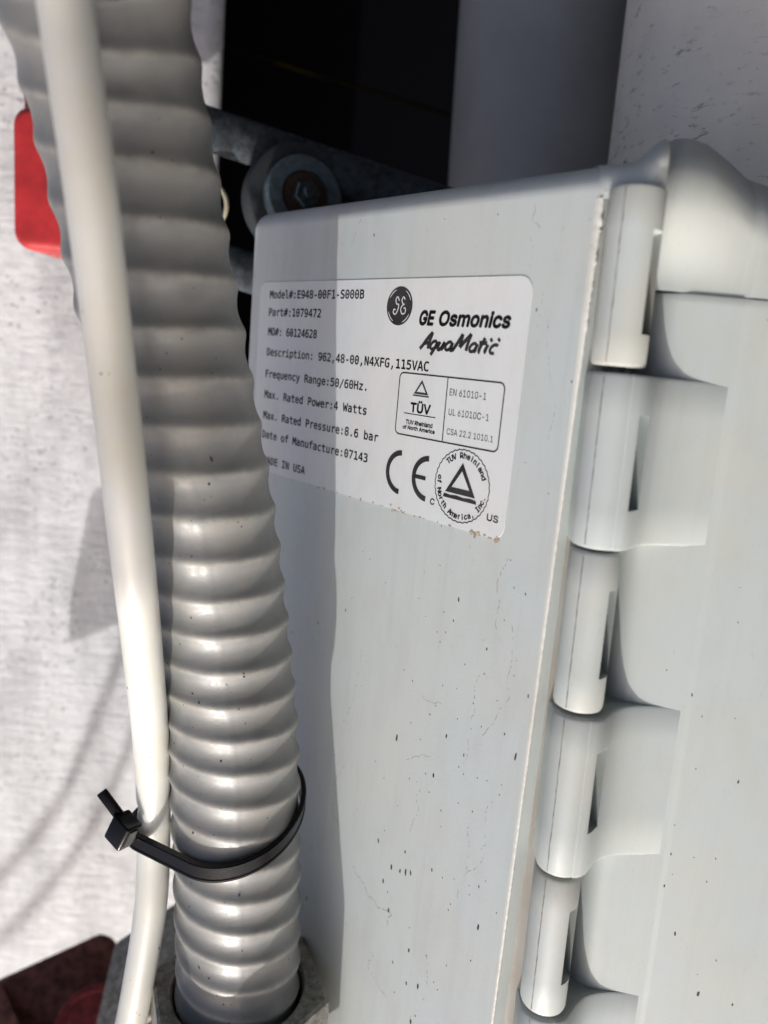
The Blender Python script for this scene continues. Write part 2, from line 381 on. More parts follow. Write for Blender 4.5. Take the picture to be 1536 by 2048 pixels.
def shrink(prof, d):
    P = np.array(prof); T = np.gradient(P, axis=0); T /= np.linalg.norm(T, axis=1)[:, None] + 1e-9
    N = np.stack([T[:, 1], -T[:, 0]], 1)          # profile runs left -> over the front -> right, so this points inwards
    return P + N * d
def extrude_profile(prof, ytop, ybot, hole, hs, inner, depth_dir, cap):
    """prof: (u, w) from the axis; rows down the hinge with softened ends; a slot cut through columns hole[0]..hole[1]"""
    n = len(prof)
    e = 0.8
    S1, S2 = shrink(prof, 0.22), shrink(prof, 0.75)
    ylist = [(ytop, S2), (ytop - 0.22, S1), (ytop - e, np.array(prof)), (hs[0], np.array(prof)), (hs[1], np.array(prof)), (ybot + e, np.array(prof)), (ybot + 0.22, S1), (ybot, S2)]
    rows = [[(uc(y) + p[0], y, WC + p[1]) for p in P] for y, P in ylist]
    v, f = grid(rows)
    i0, i1 = hole
    f = [q for k, q in enumerate(f) if not (k // (n - 1) == 3 and i0 <= k % (n - 1) < i1)]
    # pocket of the slot
    loop = [3 * n + j for j in range(i0, i1 + 1)] + [4 * n + j for j in range(i1, i0 - 1, -1)]
    nv = len(v); D = Vector(depth_dir).normalized() * inner
    lv = [v[i] for i in loop]
    rim = [(p[0] + D.x * .12, p[1], p[2] + D.y * .12) for p in lv]
    bot = [(p[0] + D.x, p[1], p[2] + D.y) for p in lv]
    v += rim + bot; m = len(loop)
    for j in range(m):
        k = (j + 1) % m
        f.append([loop[j], loop[k], nv + k, nv + j]); f.append([nv + j, nv + k, nv + m + k, nv + m + j])
    f.append([nv + m + j for j in range(m)])
    if cap == 'disc':
        f.append(list(range(n - 1, -1, -1))); f.append(list(range(7 * n, 8 * n)))
    else:
        for row, flip in ((0, False), (7, True)):
            b = len(v); y = ylist[row][0]
            for j in range(n): v.append((v[row * n + j][0], y, -24.0))
            for j in range(n - 1):
                q = [row * n + j, row * n + j + 1, b + j + 1, b + j]; f.append(q[::-1] if flip else q)
    return v, f
arc = lambda a0, a1, k: [(RK * math.cos(math.radians(a)), RK * math.sin(math.radians(a))) for a in np.linspace(a0, a1, k)]
P_ODD = arc(228, -48, 56)
ang = np.linspace(228, -48, 56)
H_ODD = (int(np.argmin(abs(ang - 62))), int(np.argmin(abs(ang - 13))))
S = [(2.0, 4.92), (3.6, 4.40), (5.0, 3.35), (6.0, 2.1), (6.9, 0.95), (7.8, -0.35), (8.8, -1.55), (10, -2.65), (11.5, -3.55), (13.5, -4.3), (16.5, -4.95), (20, -5.3), (24.2, -5.53)]
Ssp, _ = spline(S, 60)
P_EVEN = [(-RK, -5.0), (-RK, -2.5)] + arc(180, 70, 30) + [tuple(p) for p in Ssp]
du = np.array([p[0] for p in P_EVEN])
H_EVEN = (int(np.argmin(abs(du - 3.9))), int(np.argmin(abs(du - 7.0))))
YB = [42.5, 10.0, -24.1, -58.4, -94.8, -129.5, -165.5]
for r in range(6):
    yt, yb = YB[r] - (0.3 if r else 0), YB[r + 1] + (0.9 if r % 2 == 0 else 0.3)
    yy = yt - 7.4, yt - 25.6
    if r % 2 == 0:
        v, f = extrude_profile(P_ODD, yt, yb, H_ODD, yy, 5.0, (-0.22, -0.97), 'disc')
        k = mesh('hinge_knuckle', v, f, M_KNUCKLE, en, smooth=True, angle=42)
    else:
        v, f = extrude_profile(P_EVEN, yt, yb, H_EVEN, yy, 4.2, (-0.30, -0.95), 'sheet')
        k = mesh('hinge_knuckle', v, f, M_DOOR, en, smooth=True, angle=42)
    # moulding seam on the left of the barrel
    L, Rr = [], []
    for y in np.linspace(yt - 0.7, yb + 0.7, 40):
        a = math.radians(131 + rng.normal(0, 0.35)); wd_ = 0.05 + 0.06 * rng.random() * (rng.random() < .8)
        for sgn, o in ((-1, L), (1, Rr)):
            b = a - sgn * wd_ / RK
            o.append((uc(y) + (RK + .03) * math.cos(b), y, WC + (RK + .03) * math.sin(b)))
    v, f = grid([list(z) for z in zip(L, Rr)]); mesh('mould_seam', v, f, M_LINE, k)

# door panel: recess behind the odd knuckles and the flat beyond
def panel_prof(y):
    c = uc(y)
    return [(c + 4.6, -24), (c + 6.2, -18), (c + 7.3, -11.5), (c + 8.5, -7.4), (c + 10.0, -5.4), (c + 12, -4.4), (c + 14.5, -4.0), (c + 24.4, -4.0), (c + 24.9, -3.9), (c + 25.5, -3.72), (c + 26, -3.66), (c + 40, -3.66), (96, -3.66)]
rows = []
y_edge = 26.0
ends = [(y_edge, 0.5), (y_edge - 0.15, 0.16), (y_edge - 0.5, 0.0)]
for y, d in ends + [(y, 0) for y in np.linspace(24, -190, 24)]:
    rows.append([(a, y, b - (d if a < uc(y) + 26.2 else 0)) for a, b in panel_prof(y)])
top = [(a, y_edge, -9) for a, b in panel_prof(y_edge)]
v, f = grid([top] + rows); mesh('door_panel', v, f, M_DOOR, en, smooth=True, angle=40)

# upper end of the door: swells forward and rolls over at the top
def Bu(u):
    if u < 14.5: return 2.4 + 1.2 * smooth01((u - 11) / 3.5)
    return 3.6 * (1 - smooth01((u - 14.5) / 21.0))
def top_y(u): return float(np.interp(u, [11, 13, 15.5, 18, 21, 25, 31, 40, 60, 96], [52.6, 54.2, 55.3, 55.4, 54.9, 53.0, 49.6, 47.6, 47.0, 47.0]))
def base_w(u): return -4.5 + 0.84 * smooth01((u - 30.5) / 1.2)
rows = []
us = np.concatenate([[11.0, 11.05, 11.3, 11.8], np.linspace(12.5, 37, 36), [44, 60, 96]])
R0 = 13.5
for k in np.linspace(0, 1, 16):
    row = []
    for u in us:
        y = 26.02 + k * (top_y(u) - R0 - 26.02); b = smooth01((y - 27) / 15)
        row.append((u, y, -9 if u == 11.0 else base_w(u) + b * Bu(u) - (0.35 if u < 11.2 else 0)))
    rows.append(row)
for a in np.linspace(6, 100, 16):
    t = math.radians(a)
    rows.append([(u, top_y(u) - R0 + R0 * math.sin(t), (-14 if u == 11.0 else base_w(u) + Bu(u) - R0 * 0.9 * (1 - math.cos(t)))) for u in us])
rows.append([(u, top_y(u) - 2, -40) for u in us])
v, f = grid(rows); mesh('door_top', v, f, M_DOOR, en, smooth=True, angle=50)
# corner cap of the body beside it, above the first knuckle
cols = [(-0.6, -0.75, 47.6), (1.5, 1.4, 47.4), (3.4, 3.0, 47.2), (5.2, 4.2, 47.6), (7.0, 4.6, 49.2), (8.6, 4.0, 51.0), (9.8, 3.0, 52.0), (10.6, 1.9, 52.5), (10.75, 0.8, 52.6), (10.8, -8, 52.6)]
rows = []
for y in np.linspace(40.6, 42.1, 3): rows.append([(c[0], y, c[1]) for c in cols])
for a in np.linspace(0, 100, 12):
    t = math.radians(a); rows.append([(c[0], c[2] - 5.5 + 5.5 * math.sin(t), c[1] - 5.5 * (1 - math.cos(t))) for c in cols])
rows.append([(c[0], c[2] - 3, c[1] - 30) for c in cols])
v, f = grid(rows); mesh('corner_cap', v, f, M_BOX, en, smooth=True, angle=50)

# dried specks on the face and on the door
FACE = [(39.4,-43.4,1.28),(35.3,-47.6,0.48),(38.5,-48.7,0.71),(36.5,-52.2,0.54),(33.9,-53.0,0.36),(35.1,-55.0,0.36),(49.1,-51.9,0.79),(49.2,-57.7,0.46),(43.4,-57.6,0.47),(24.1,-66.1,0.39),(27.4,-67.8,0.38),(37.4,-65.1,0.49),(47.3,-64.1,0.41),(47.1,-65.6,0.41),(35.9,-70.8,0.37),(34.3,-73.7,0.5),(43.0,-71.1,0.36),(50.2,-69.9,0.35),(28.3,-78.5,0.39),(23.9,-84.5,1.85),(40.2,-76.7,1.23),(56.7,-68.8,0.68),(60.3,-72.5,1.9),(46.1,-78.8,0.9),(45.0,-82.3,0.42),(46.7,-83.3,0.36),(37.5,-88.2,1.26),(34.9,-89.0,0.38),(29.7,-92.9,0.52),(20.7,-97.2,0.41),(17.0,-94.3,0.48),(50.8,-82.2,0.36),(57.6,-80.5,0.34),(57.4,-83.0,0.46),(36.7,-93.0,0.51),(46.1,-91.0,0.37),(41.1,-95.6,0.63),(50.5,-90.8,0.48),(22.8,-111.2,0.55),(20.8,-115.2,1.54),(30.8,-112.7,1.01),(26.5,-119.6,1.66),(29.7,-118.8,1.23),(31.7,-118.0,2.02),(33.4,-117.1,1.47),(24.0,-125.3,1.54),(26.0,-127.3,0.56),(40.3,-112.1,0.91),(43.9,-112.0,0.51),(56.6,-105.0,0.36),(54.9,-107.5,0.73),(52.5,-111.1,0.37),(27.0,-132.1,1.4),(47.3,-117.0,0.44),(46.8,-118.9,0.38),(60.6,-110.6,0.48),(56.1,-117.3,1.72),(35.0,-131.8,0.48),(30.4,-145.3,0.85),(35.6,-138.0,1.23),(41.5,-135.3,0.53),(48.2,-133.3,0.52),(55.2,-126.9,0.5),(44.9,-140.5,0.47),(39.9,-145.5,1.64),(35.9,-147.6,1.11),(32.1,-153.2,0.5),(46.4,-141.5,0.4),(40.1,-154.1,0.69),(38.8,-156.9,1.67),(57.5,-36.8,0.64),(54.4,-36.3,0.43),(61.5,-58.0,0.87),(-7.4,-150.7,1.78),(0.0,-58.1,0.97),(-11.5,-65.4,0.87),(-23.6,-72.2,0.77),(52.9,-44.0,0.33),(57.2,-55.1,0.33),(31.7,-27.9,0.53),(38.6,39.7,0.5),(51.5,20.7,0.77),(-0.5,37.8,0.94),(62.0,7.4,0.56)]
PANEL = [(27.6,-50.6,0.43),(33.7,-55.6,0.66),(37.3,-72.4,0.4),(35.2,-93.3,0.72),(45.2,-93.5,0.54),(35.0,-101.4,0.73),(39.3,-113.2,1.25),(47.1,-128.4,1.42),(49.7,-119.2,0.57),(44.2,-99.4,0.55),(36.6,-60.2,0.44),(43.6,-60.0,0.33),(46.9,-74.6,0.91),(55.4,-130.5,0.78),(40.5,-38.7,0.32),(33.0,17.2,0.56)]
def specks(name, items, to, parent, mat=None):
    v, f = [], []
    for (x, y, h) in items:
        n = 9; b = len(v); w = max(0.13, min(h * 0.2, 0.28)) * random.uniform(.85, 1.25); tilt = random.uniform(-.12, .12)
        h2 = h * 0.52
        for k in range(n):
            a = 2 * math.pi * k / n; rr = random.uniform(0.85, 1.12)
            v.append(to(x + w * math.cos(a) * rr + tilt * h2 * math.sin(a), y + h2 * math.sin(a) * rr, 0.02))
        v.append(to(x, y, 0.13))
        f += [[b + k, b + (k + 1) % n, b + n] for k in range(n)]
    o = mesh(name, v, f, mat or M_SPECK, parent, smooth=True); tag(o, kind='stuff'); return o
fine = [(rng.uniform(-20, 62), rng.uniform(-160, 44), rng.uniform(0.12, 0.3)) for _ in range(60)]
fine = [p for p in fine if not (-51 < p[0] < 51 and -28 < p[1] < 28)]
specks('face_specks', FACE + fine, lambda x, y, z: E(x, y, z), en)
fine2 = [(rng.uniform(34, 70), rng.uniform(-140, 40), rng.uniform(0.12, 0.26)) for _ in range(14)]
specks('door_specks', PANEL + [p for p in fine2 if p[1] < 25], lambda x, y, z: (x, y, (-3.66 if x > 33 else -4.0) + z), en)

# wandering hairlines of dirt left by rain and roots
tv, tf = [], []
def trail(x, y, n, drift, w, zigzag, dash):
    a = drift; pts = [(x, y)]
    for _ in range(n):
        a += rng.normal(0, zigzag); a += (drift - a) * 0.25
        st_ = rng.uniform(0.35, 0.7); x += st_ * math.sin(a); y -= st_ * math.cos(a); pts.append((x, y))
    for i in range(len(pts) - 1):
        if rng.random() < dash: continue
        (xa, ya), (xb, yb) = pts[i], pts[i + 1]; L_ = math.hypot(xb - xa, yb - ya); nx, ny = -(yb - ya) / L_, (xb - xa) / L_
        wa = w * rng.uniform(0.4, 1.2); b = len(tv)
        for (px, py, q) in ((xa, ya, 1), (xa, ya, -1), (xb, yb, -1), (xb, yb, 1)): tv.append(E(px + nx * wa * q / 2, py + ny * wa * q / 2, 0.015))
        tf.append([b, b + 1, b + 2, b + 3])
for a in [(52, -30, 34, 0.0, .16, .35, .35), (55, -44, 60, -.12, .13, .3, .55), (48, -58, 46, -.2, .10, .35, .6), (57, -84, 50, -.35, .13, .4, .5), (50, -95, 40, -.2, .12, .3, .65), (8, -66, 60, -.05, .11, .35, .55),
          (6, -98, 50, .05, .12, .5, .3), (12, -128, 46, .25, .17, .75, .2), (22, -148, 30, .4, .15, .7, .25), (33, -90, 36, -.05, .10, .5, .4), (42, -134, 60, -.05, .12, .4, .6), (48, -150, 40, 0, .16, .4, .6),
          (48, 41, 12, .1, .13, .6, .2), (47, 36, 26, .05, .11, .3, .6), (-6, 42, 14, -.3, .12, .5, .3), (54, 20, 50, .02, .10, .25, .65), (57, 40, 60, .0, .10, .3, .7), (31, -70, 14, 1.2, .10, .6, .2), (36, -84, 18, -1.0, .10, .6, .2), (-4, -120, 40, 0, .10, .35, .5)]:
    trail(*a)
M_TRAIL = simple('brown_hairline', (0.27, 0.225, 0.175), 0.9, var=0.5, scale=1.5)
tag(mesh('dirt_trails', tv, tf, M_TRAIL, en), kind='stuff')

# ------------------------------------------------------------------ rating label
LZ = 0.12
outl = rrect(-50.2, -27.3, 50.0, 27.35, 3.2)
fr = [(x, y) for x, y in outl]
n = len(fr)
v = [E(x, y, LZ) for x, y in fr] + [E(x, y, 0.0) for x, y in fr]
f = [list(range(n))] + [[i, n + i, n + (i + 1) % n, (i + 1) % n] for i in range(n)]
lab = mesh('rating_label', v, f, M_LABEL, en)
tag(lab, 'white printed rating label on the enclosure face')
# grime collected along the lower edge of the label
gv, gf = [], []
def grime(x0, x1, dy, dens):
    for _ in range(dens):
        x = rng.uniform(x0, x1); y = -27.3 + rng.normal(0, dy); s = rng.uniform(0.08, 0.35); b = len(gv)
        for k in range(6):
            a = k * math.pi / 3; gv.append(E(x + s * 1.5 * math.cos(a) * rng.uniform(.6, 1.3), y + s * math.sin(a) * rng.uniform(.6, 1.3), LZ + 0.012 + 0.004 * rng.random()))
        gf.append([b + k for k in range(6)])
grime(40, 49, 0.35, 26); grime(14, 20, 0.5, 12); grime(-20, 45, 0.12, 26)
M_GRIME = simple('pale_brown_grime', (0.36, 0.29, 0.21), 0.8, var=0.3, scale=2)
tag(mesh('edge_grime', gv, gf, M_GRIME, lab), kind='stuff')

FD = bpy.utils.system_resource('DATAFILES', path='fonts') or ''
def font(fn):
    try: return bpy.data.fonts.load(os.path.join(FD, fn))
    except Exception: return None
MONO, SANS = font('DejaVuSansMono.woff2'), font('Inter.woff2')
def glyphs(s, fnt, heavy=0.0):
    cu = bpy.data.curves.new('t', 'FONT'); cu.body = s; cu.size = 1.0; cu.resolution_u = 3
    if fnt: cu.font = fnt
    cu.offset = heavy
    o = bpy.data.objects.new('t', cu); C.objects.link(o); bpy.context.view_layer.update()
    me = bpy.data.meshes.new_from_object(o.evaluated_get(bpy.context.evaluated_depsgraph_get()))
    V = np.array([p.co[:2] for p in me.vertices]).reshape(-1, 2); F = [list(p.vertices) for p in me.polygons]
    bpy.data.objects.remove(o); bpy.data.curves.remove(cu); bpy.data.meshes.remove(me)
    return V, F
def capheight(fnt, heavy=0.0):
    V, _ = glyphs('E', fnt, heavy); return V[:, 1].max()
CAPM, CAPS = capheight(MONO), capheight(SANS)
INKZ = LZ + 0.035
def put(name, parts, parent=lab, mat=None, z=INKZ, label=None):
    v, f = [], []
    for V, F in parts:
        b = len(v); v += [E(x, y, z) for x, y in V]; f += [[b + i for i in q] for q in F]
    o = mesh(name, v, f, mat or M_INK, parent)
    if label: o['label'] = label
    return o
def text(s, x0, x1, y, cap, fnt, shear=0.0, bold=0.0):
    V, F = glyphs(s, fnt); V = V.copy()
    V[:, 1] *= cap / (CAPM if fnt is MONO else CAPS)
    V[:, 0] += V[:, 1] * 0
    V[:, 0] -= V[:, 0].min(); sx = (x1 - x0) / V[:, 0].max(); V[:, 0] = V[:, 0] * sx + x0 + V[:, 1] * shear
    V[:, 1] += y
    if bold:
        n = len(V); k = [(0, 0), (bold, 0), (-bold, 0), (0, bold), (0, -bold), (bold * .7, bold * .7), (-bold * .7, -bold * .7), (bold * .7, -bold * .7), (-bold * .7, bold * .7)]
        F = [[i + j * n for i in q] for j in range(len(k)) for q in F]; V = np.vstack([V + np.array(o) for o in k])
    return V, F
LINES = [("Model#:E948-00F1-S000B", -44.8, -2.4, 22.8), ("Part#:1079472", -44.8, -19.8, 17.9), ("MO#: 60124628", -44.7, -21.0, 12.4),
         ("Description: 962,48-00,N4XFG,115VAC", -44.7, 22.7, 6.6), ("Frequency Range:50/60Hz.", -44.8, 1.4, 0.3), ("Max. Rated Power:4 Watts", -44.8, 2.1, -5.7),
         ("Max. Rated Pressure:8.6 bar", -44.8, 7.4, -11.8), ("Date of Manufacture:07143", -44.7, 4.0, -17.5), ("MADE IN USA", -43.4, -22.3, -25.0)]
for s, a, b, y in LINES:
    put('printed_line', [text(s, a, b, y, 2.1, MONO, bold=0.075)])

def ribbon(pts, w, n=None, taper=False):
    P = np.array(pts, float)
    if n: P, _ = spline(pts, n)
    T = np.gradient(P, axis=0); T /= np.linalg.norm(T, axis=1)[:, None] + 1e-9
    N = np.stack([-T[:, 1], T[:, 0]], 1)
    k = np.ones(len(P)) if not taper else 0.45 + 0.55 * np.sin(np.linspace(0.15, math.pi - .15, len(P)))
    V = np.vstack([P + N * w / 2 * k[:, None], P - N * w / 2 * k[:, None]]); m = len(P)
    return V, [[i, i + 1, m + i + 1, m + i] for i in range(m - 1)]
def arcp(cx, cy, r, a0, a1, n=24, ry=None): return [(cx + r * math.cos(math.radians(a)), cy + (ry or r) * math.sin(math.radians(a))) for a in np.linspace(a0, a1, n)]
def polyf(pts): return np.array(pts, float), [list(range(len(pts)))]

# maker's round monogram and name
put('round_monogram', [polyf(arcp(11.05, 21.1, 4.5, 0, 352.5, 48))], label='black round monogram badge printed on the label')
mono = [ribbon(arcp(11.05, 21.1, 3.95, a, a + 42, 12), 0.22, taper=True) for a in (20, 110, 200, 290)]
Gs = [(10.9, 22.3), (10.3, 23.2), (9.7, 22.6), (10.0, 21.6), (10.8, 21.4), (10.6, 20.2), (9.9, 19.2), (9.1, 19.5), (9.2, 20.3), (9.8, 20.2)]
Es = [(12.9, 22.6), (12.3, 23.2), (11.8, 22.4), (12.3, 21.6), (12.9, 21.5), (12.2, 21.3), (11.6, 20.4), (12.2, 19.3), (13.2, 19.6), (13.2, 20.6), (12.6, 20.6)]
mono += [ribbon(Gs, 0.3, 40), ribbon(Es, 0.3, 40)]
put('monogram_strokes', mono, mat=M_LABEL, z=INKZ + 0.03)
put('maker_name', [text('GE', 18.2, 22.7, 17.0, 3.0, SANS, 0.18, 0.22), text('Osmonics', 24.6, 45.0, 17.0, 3.0, SANS, 0.18, 0.22)], label='bold slanted maker name printed in black')
AQ = [[(0, 0), (0.5, .9), (1.1, 2.6), (1.9, 4.0)], [(1.9, 4.0), (2.0, 2.4), (2.2, 0.9), (2.5, .1)], [(0.5, 1.3), (1.4, 1.5), (2.3, 1.4)],
      arcp(3.7, 1.05, .85, 60, 400, 20, 0.95), [(4.55, 1.9), (4.4, 0.4), (4.0, -1.3)], [(5.2, 1.9), (5.15, .6), (5.6, .1), (6.2, .4), (6.6, 1.9)], [(6.6, 1.9), (6.6, .5), (7.0, .1)],
      arcp(8.1, 1.05, .85, 60, 400, 20, 0.95), [(8.95, 1.9), (8.9, .5), (9.4, .1), (9.9, .5)], [(9.7, 0), (10.2, 1.6), (10.7, 3.9)], [(10.7, 3.9), (11.1, 2.4), (11.4, .9)],
      [(11.4, .9), (12.1, 2.4), (13.0, 4.0)], [(13.0, 4.0), (13.1, 2.2), (13.5, 0.2)], arcp(15.0, 1.05, .85, 60, 400, 20, 0.95), [(15.85, 1.9), (15.8, .5), (16.3, .1)],
      [(17.1, 3.3), (16.9, 1.6), (16.9, .4), (17.4, .05)], [(16.1, 2.15), (17.0, 2.2), (18.2, 2.2)], [(18.6, 1.9), (18.5, .5), (19.0, .1)], [(18.75, 2.7), (18.9, 3.0), (19.0, 3.2)],
      arcp(20.6, 1.0, .95, 45, 300, 18, 0.95), [(20.7, 2.8), (20.8, 3.1), (20.9, 3.3)]]
put('brand_script', [ribbon([(19.3 + (x + 0.42 * y) * 1.065, 11.55 + y * 0.95) for x, y in st], 0.88 if len(st) < 15 else 0.72, 18) for st in AQ], label='bold brush script brand name printed in black')

# approval box
def outline(poly, w):
    P = np.array(poly); m = len(P); c = P.mean(0)
    T = np.roll(P, -1, 0) - np.roll(P, 1, 0); T /= np.linalg.norm(T, axis=1)[:, None]; N = np.stack([T[:, 1], -T[:, 0]], 1)
    V = np.vstack([P + N * w / 2, P - N * w / 2]); return V, [[i, (i + 1) % m, m + (i + 1) % m, m + i] for i in range(m)]
put('approval_frame', [outline(rrect(13.4, -8.8, 45.8, 5.75, 1.3), 0.32), polyf([(29.25, -8.6), (29.55, -8.6), (29.4, 5.6), (29.1, 5.6)])])
def tri(ap, l, r, w, wb):
    a, b, c = map(np.array, (ap, l, r)); V = [a, b, c]
    g = (a + b + c) / 3; V += [g + (a - g) * (1 - w), g + (b - g) * (1 - w), g + (c - g) * (1 - w)]
    V[4] = V[4] + np.array([0, wb]); V[5] = V[5] + np.array([0, wb])
    return np.array(V), [[0, 1, 4, 3], [1, 2, 5, 4], [2, 0, 3, 5]]
put('approval_emblem', [tri((21.1, 4.5), (18.7, 1.15), (23.5, 1.15), .36, 0.05), polyf([(18.5, .95), (18.4, .65), (23.8, .65), (23.7, .95)])])
put('approval_name', [text('TÜV', 18.1, 24.6, -3.1, 2.05, SANS, 0, 0.14)])
put('approval_rule', [polyf([(15.9, -3.75), (26.5, -3.75), (26.5, -3.55), (15.9, -3.55)])])
put('approval_small_print', [text('TUV Rheinland', 16.9, 25.8, -6.1, 0.95, SANS, 0, 0.06), text('of North America', 16.0, 26.7, -7.35, 0.85, SANS, 0, 0.06)])
put('standard_number', [text('EN 61010-1', 30.2, 41.0, 1.8, 1.5, SANS)])
put('standard_number', [text('UL 61010C-1', 30.5, 42.4, -2.55, 1.45, SANS)])
put('standard_number', [text('CSA 22.2 1010.1', 30.5, 44.2, -6.9, 1.35, SANS)])
put('conformity_mark', [ribbon(arcp(16.7, -18.0, 4.75, 92, 268, 30), 1.3), ribbon(arcp(26.0, -18.0, 4.75, 92, 268, 30), 1.3), polyf([(21.6, -18.45), (25.3, -18.45), (25.3, -17.5), (21.6, -17.5)])], label='bold black conformity letters on the label')
# round seal
ring_p = [(36.65 + (8.15 + 0.12 * math.sin(k * 1.9)) * math.cos(2 * math.pi * k / 120), -17.75 + (8.15 + 0.12 * math.sin(k * 1.9)) * math.sin(2 * math.pi * k / 120)) for k in range(120)]
def round_text(s, a0, a1, r, inward):
    out = []
    for k, ch in enumerate(s):
        if ch == ' ': continue
        a = math.radians(a0 + (a1 - a0) * k / (len(s) - 1))
        V, F = glyphs(ch, SANS); V = V * (1.25 / CAPS); n0 = len(V); F = [[i + j * n0 for i in q] for j in range(5) for q in F]; V = np.vstack([V + np.array(o) for o in ((0, 0), (.09, 0), (-.09, 0), (0, .07), (0, -.07))]); V[:, 0] -= (V[:, 0].min() + V[:, 0].max()) / 2
        V[:, 1] -= 0.62
        rot = a - math.pi / 2 if not inward else a + math.pi / 2
        R2 = np.array([[math.cos(rot), -math.sin(rot)], [math.sin(rot), math.cos(rot)]])
        out.append((V @ R2.T + np.array([36.65 + r * math.cos(a), -17.75 + r * math.sin(a)]), F))
    return out
put('round_seal', [outline(ring_p, 0.24)] + round_text('TUV Rheinland', 133, 25, 6.85, False) + round_text('of North America, Inc.', 172, 347, 6.85, True), label='circular approval seal with lettering round its rim')
put('seal_emblem', [tri((36.45, -12.5), (31.9, -19.7), (41.0, -19.7), .40, 0.35), polyf([(31.6, -20.1), (33.5, -20.25), (35.5, -20.05), (37.5, -20.25), (39.5, -20.05), (41.3, -20.2), (41.6, -21.0), (31.3, -21.0)])])
put('seal_suffix', [text('C', 27.5, 28.9, -23.6, 1.4, SANS, 0, 0.05), text('US', 45.0, 48.1, -23.7, 1.45, SANS, 0, 0.05)])

# ------------------------------------------------------------------ corrugated conduit
CP = [(-95.0, 90, 9), (-94.9, 74.4, 2.0), (-94.5, 67.0, -2.7), (-91.9, 49.4, -10.4), (-85.4, 12.6, -18.3), (-77.4, -27.0, -24.7), (-72.5, -58.8, -29.6), (-67.9, -93.2, -31.9), (-64.3, -145.2, -32.8), (-63.5, -166.4, -32.6), (-62.8, -196, -31.5)]
path, si = spline(CP, 700)
cyc = np.concatenate([[0], np.cumsum(np.diff(si) / np.interp(0.5 * (si[1:] + si[:-1]) / si[-1], [0, 0.35, 0.6, 1.0], [10.6, 10.0, 9.0, 8.3]))])
wob = np.cumsum(rng.normal(0, 0.0035, 700)); ampw = 1 + 0.12 * np.interp(np.arange(700), np.arange(0, 701, 35), rng.normal(0, 1, 21)[:21])
def phase(i, th): return (cyc[i] + wob[i] + th / math.pi) % 1.0
def crad(i, th):
    ph = phase(i, th); ph2 = ph + 0.03 * np.sin(2 * math.pi * ph)
    prof = 1.0 - np.sqrt(np.sin(math.pi * ph2) ** 2 + 0.50)
    seam = 0.10 * np.exp(-((((th + math.pi) % (2 * math.pi)) - math.pi + 0.30) / 0.012) ** 2)
    return 16.4 + 1.75 * ampw[i] * prof + seam
v, f = sweep(path, crad, 128)
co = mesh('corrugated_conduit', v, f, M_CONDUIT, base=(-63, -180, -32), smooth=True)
th_ = np.linspace(0, 2 * math.pi, 128, endpoint=False)
rib_line_v = np.concatenate([np.exp(-(np.minimum(phase(i, th_), 1 - phase(i, th_)) / 0.085) ** 2) for i in range(700)])  # mask for a paler line along each rib crest
at = co.data.attributes.new('rib_line', 'FLOAT', 'POINT'); at.data.foreach_set('value', rib_line_v.astype(np.float32))
tag(co, 'thick grey corrugated flexible conduit running past the label', 'conduit')

# ------------------------------------------------------------------ white tube
TP = [(-91.6, 82, 25), (-91.0, 65.6, 21.1), (-90.5, 58.2, 19.5), (-87.4, 33.7, 17.3), (-86.4, 5.9, 9.5), (-84.4, -22.2, 4.9), (-84.7, -58.1, -8.3), (-86.3, -89.8, -22.4), (-87.3, -115.0, -29.6), (-87.5, -137.7, -30.2), (-90.1, -161.6, -30.6), (-92.8, -180, -31), (-97.5, -206, -30.7)]
tpath, ts = spline(TP, 300)
def trad(i, th):
    y = tpath[i][1]
    pinch = math.exp(-((y + 109.5) / 2.2) ** 2)
    fold = pinch * np.exp(-((((th + math.pi) % (2 * math.pi)) - math.pi - 0.9) / 0.55) ** 2)
    return 4.25 - 1.0 * fold
v, f = sweep(tpath, trad, 48)
tu = mesh('white_tube', v, f, M_TUBE, base=(-93, -190, -31), smooth=True)
tag(tu, 'milky white plastic tube strapped along the corrugated conduit', 'tube')

def round_specks(name, pth, rad, count, parent, lo, hi):
    T_, N_, B_ = frames(pth); v, f = [], []
    for _ in range(count):
        i = int(rng.uniform(lo, hi) * (len(pth) - 1)); a = rng.normal(0, 0.75); sz = rng.choice([0.10, 0.14, 0.2, 0.3], p=[.45, .3, .17, .08]); el = rng.uniform(0.8, 2.6)
        nrm = N_[i] * math.cos(a) + B_[i] * math.sin(a); tg = np.cross(nrm, T_[i]); c = pth[i] + nrm * (rad(i, np.array([a]))[0] + 0.01)
        q = rng.uniform(-.5, .5); ax = T_[i] * math.cos(q) + tg * math.sin(q); ay = np.cross(nrm, ax); b = len(v)
        for k in range(7):
            t = k * 2 * math.pi / 7; v.append(tuple(c + ax * sz * el * math.cos(t) * rng.uniform(.8, 1.1) + ay * sz * math.sin(t)))
        v.append(tuple(c + nrm * sz * 0.5)); f += [[b + k, b + (k + 1) % 7, b + 7] for k in range(7)]
    tag(mesh(name, v, f, M_SPECK, parent, smooth=True), kind='stuff')
round_specks('conduit_specks', path, crad, 130, co, 0.15, 0.88)
round_specks('tube_specks', tpath, lambda i, th: np.asarray(trad(i, th)) * np.ones(len(th)), 16, tu, 0.1, 0.97)

